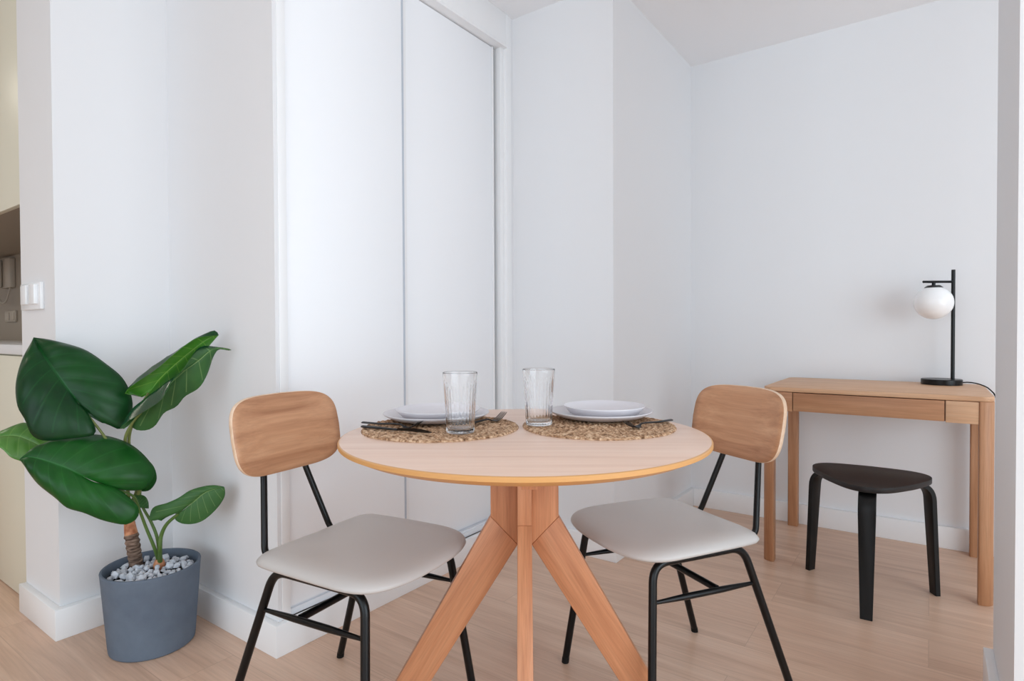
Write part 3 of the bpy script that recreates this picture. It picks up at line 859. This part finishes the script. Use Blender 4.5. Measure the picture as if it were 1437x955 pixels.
# A: the big leaf at upper left, upper side to the viewer
leaf([(124, 583, 1.80), (105, 558, 1.79), (82, 527, 1.79), (62, 499, 1.81), (47, 473, 1.84)],
     [(131, 592, 1.80), (135, 602, 1.79), (130, 610, 1.775), (94, 615, 1.745), (63, 618, 1.735), (45, 610, 1.735), (35, 588, 1.735), (25, 569, 1.74), (22, 537, 1.76), (31, 502, 1.79)],
     [(136, 588, 1.81), (151, 595, 1.83), (166, 602, 1.84), (181, 594, 1.86), (186, 563, 1.88), (174, 533, 1.88), (151, 512, 1.87), (117, 489, 1.86), (73, 476, 1.85)],
     (M_leaf, M_under), [TT, (178, 680, 1.87), (163, 640, 1.84), (145, 610, 1.81), (123, 582, 1.80)], pmat=M_petiole2)
# B: paler leaf running out of the picture at far left
leaf([(72, 634, 1.86), (45, 619, 1.85), (15, 610, 1.84), (-36, 618, 1.83)],
     [(76, 645, 1.85), (60, 655, 1.83), (27, 646, 1.81), (14, 641, 1.80), (0, 628, 1.80), (-20, 621, 1.81)],
     [(74, 622, 1.88), (62, 606, 1.89), (38, 594, 1.89), (20, 597, 1.88), (0, 604, 1.86), (-22, 610, 1.84)],
     (M_leaf_light, M_under), [TT, (165, 685, 1.885), (120, 655, 1.88), (72, 634, 1.86)], quilt=.002, camber=.012)
# C: the big leaf in front, drooping to the left
leaf([(159, 686, 1.765), (125, 672, 1.735), (89, 655, 1.715), (45, 641, 1.70), (27, 644, 1.70)],
     [(170, 693, 1.765), (186, 700, 1.765), (194, 712, 1.76), (193, 725, 1.755), (184, 733, 1.745), (171, 735.6, 1.735), (142, 729, 1.72), (117, 719, 1.705), (94, 712, 1.695), (77, 698, 1.69), (50, 677, 1.69), (31, 650, 1.695)],
     [(175, 688, 1.78), (189, 689, 1.79), (202, 686, 1.80), (214, 673, 1.815), (216, 657, 1.825), (201, 637, 1.835), (178, 621, 1.84), (146, 611, 1.83), (116, 609.6, 1.81), (80, 616, 1.78), (50, 629, 1.74)],
     (M_leaf_front, M_under), [bulb_b+Vector((-.004, 0, .02)), (217, 769, 1.885), (205, 740, 1.87), (196, 716, 1.85), (188, 697, 1.81), (172, 689, 1.78), (158, 685.5, 1.765)], nv=9)
# D: upper right leaf, standing, its inner side to the viewer
leaf([(208, 551, 1.865), (226, 530, 1.87), (244, 513, 1.88), (269, 492, 1.89), (291, 476, 1.90), (307, 470, 1.905)],
     [(200, 556, 1.86), (188, 551, 1.835), (178, 551, 1.82), (192, 538, 1.82), (212, 523, 1.83), (230, 508, 1.835), (240, 499, 1.84), (272, 478, 1.86), (295, 472, 1.88)],
     [(206, 560, 1.87), (214, 559, 1.885), (228, 550, 1.90), (255, 527, 1.915), (277, 505, 1.92), (293, 487, 1.92)],
     (M_leaf_in, M_leaf), [TT, (193, 680, 1.89), (181, 622, 1.875), (190, 585, 1.867), (208, 551, 1.865)],
     foldl=[(193, 556, 1.865), (176, 550, 1.85), (190, 529, 1.845), (216, 508, 1.855), (240, 494, 1.865), (261, 482, 1.875), (278, 472, 1.88), (300, 462.5, 1.895)], pmat=M_petiole2, camber=.004, quilt=.002)
# E: lower leaf of the right pair, matt underside to the viewer, glossy near edge folded over
leaf([(197, 579, 1.845), (214, 562, 1.845), (230, 547, 1.845), (257, 521.5, 1.855), (279, 505.5, 1.865), (301, 489, 1.88), (325, 491, 1.90)],
     [(190, 584, 1.82), (178, 598, 1.785), (169.5, 602, 1.775), (182, 591, 1.78), (208, 574, 1.79), (227, 559, 1.80), (238, 537, 1.815), (256, 519, 1.83), (269, 502, 1.84), (283, 490, 1.86), (306, 488, 1.89)],
     [(190, 582, 1.85), (181, 589, 1.855), (187, 602, 1.86), (204, 604, 1.865), (218, 597, 1.87), (230, 579, 1.875), (247, 570, 1.88), (259, 556, 1.885), (279, 544, 1.89), (291, 526, 1.90), (300, 503, 1.90), (306, 491, 1.90)],
     (M_under, M_leaf_gloss), [TT, (196, 684, 1.88), (176, 625, 1.86), (184, 596, 1.85), (198, 578, 1.845)],
     foldl=[(189, 581, 1.84), (177, 582, 1.82), (187, 569, 1.815), (204, 554, 1.82), (234, 532, 1.83), (254, 519, 1.84), (266, 502, 1.85), (279, 486, 1.865), (301, 485.5, 1.885)], pmat=M_petiole2, prad=.0055, camber=.004, quilt=.002)
# F: small lower right leaf on its own stem, matt underside
leaf([(251, 720.5, 1.86), (271, 704.5, 1.865), (289, 690, 1.875), (314.5, 682.5, 1.89)],
     [(240, 721.5, 1.85), (222, 730, 1.84), (210, 730, 1.83), (210.5, 720, 1.835), (216, 711, 1.84), (230, 707, 1.85), (251, 698, 1.86), (266, 688, 1.87), (284, 682, 1.88), (301, 680.5, 1.885)],
     [(245, 728.5, 1.86), (256, 735, 1.865), (274, 734, 1.87), (289, 727, 1.88), (304, 713.5, 1.885), (313.5, 700, 1.89), (315.5, 690, 1.89)],
     (M_under, M_leaf), [bulb_b+Vector((.006, 0, .02)), (224.5, 769, 1.87), (226, 752, 1.87), (234, 735, 1.865), (251, 720, 1.862)], prad=.0062, nv=6, camber=.006, quilt=.001)
# G: leaf mostly hidden behind the front one
leaf([(196, 684, 1.88), (180, 668, 1.87), (160, 652, 1.865), (130, 640, 1.86)],
     [(188, 684, 1.87), (170, 674, 1.86), (150, 660, 1.86), (136, 646, 1.86)],
     [(199, 689.5, 1.885), (211, 687, 1.89), (219.5, 671, 1.89), (213, 650, 1.89), (190, 635, 1.885), (160, 630, 1.875)],
     (M_leaf_front, M_under), [bulb_b+Vector((.0, .003, .02)), (221, 756, 1.89), (212, 732, 1.89), (199, 708, 1.885), (196, 684, 1.88)], quilt=.002)
# H: small pointed leaf under it
leaf([(190, 694, 1.875), (199, 701, 1.87), (209, 713, 1.865)],
     [(190, 700, 1.87), (193, 711, 1.865), (201, 712, 1.862)],
     [(194, 692, 1.88), (203, 696, 1.88), (208, 703, 1.875)],
     (M_under, M_leaf), [TT, (186, 702, 1.88), (190, 694, 1.875)], nt=20, nu=6, quilt=.0005, camber=.003)

# ------------------------------------------------------------------ light
w = bpy.data.worlds.new('world'); sc.world = w; w.use_nodes = True
bg = w.node_tree.nodes['Background']; bg.inputs['Color'].default_value = (.80, .88, 1, 1); bg.inputs['Strength'].default_value = 1.0
DAY = (.78, .915, 1)
def window_light(name, loc, target, sx, sy, power, col):
    l = bpy.data.lights.new(name, 'AREA'); l.shape = 'RECTANGLE'; l.size = sx; l.size_y = sy; l.energy = power; l.color = col
    o = bpy.data.objects.new(name, l); link(o); o.location = loc
    o.rotation_euler = (Vector(target)-Vector(loc)).to_track_quat('-Z', 'Z').to_euler()
    return o
window_light('daylight_right', (XR+.02, .3, 1.28), (XR-1, .3, 1.28), 2.15, 3.6, 100, DAY)
window_light('daylight_front', (-.1, YF-.02, 1.26), (-.1, 0, 1.26), 4.6, 2.28, 62, DAY)
window_light('kitchen_fill_light', (-4.4, -.6, 2.47), (-4.4, -.6, 0), .5, .5, 12, (1, .95, .82))  # added warm fill out of view, brightens the kitchen side; no fixture

sc.view_settings.view_transform = 'Standard'; sc.view_settings.look = 'None'
sc.view_settings.exposure = -.1; sc.view_settings.gamma = 1; sc.view_settings.use_curve_mapping = False
sc.cycles.use_denoising = True
sc.cycles.max_bounces = 16; sc.cycles.diffuse_bounces = 8; sc.cycles.transmission_bounces = 12; sc.cycles.glossy_bounces = 6
sc.cycles.caustics_reflective = False
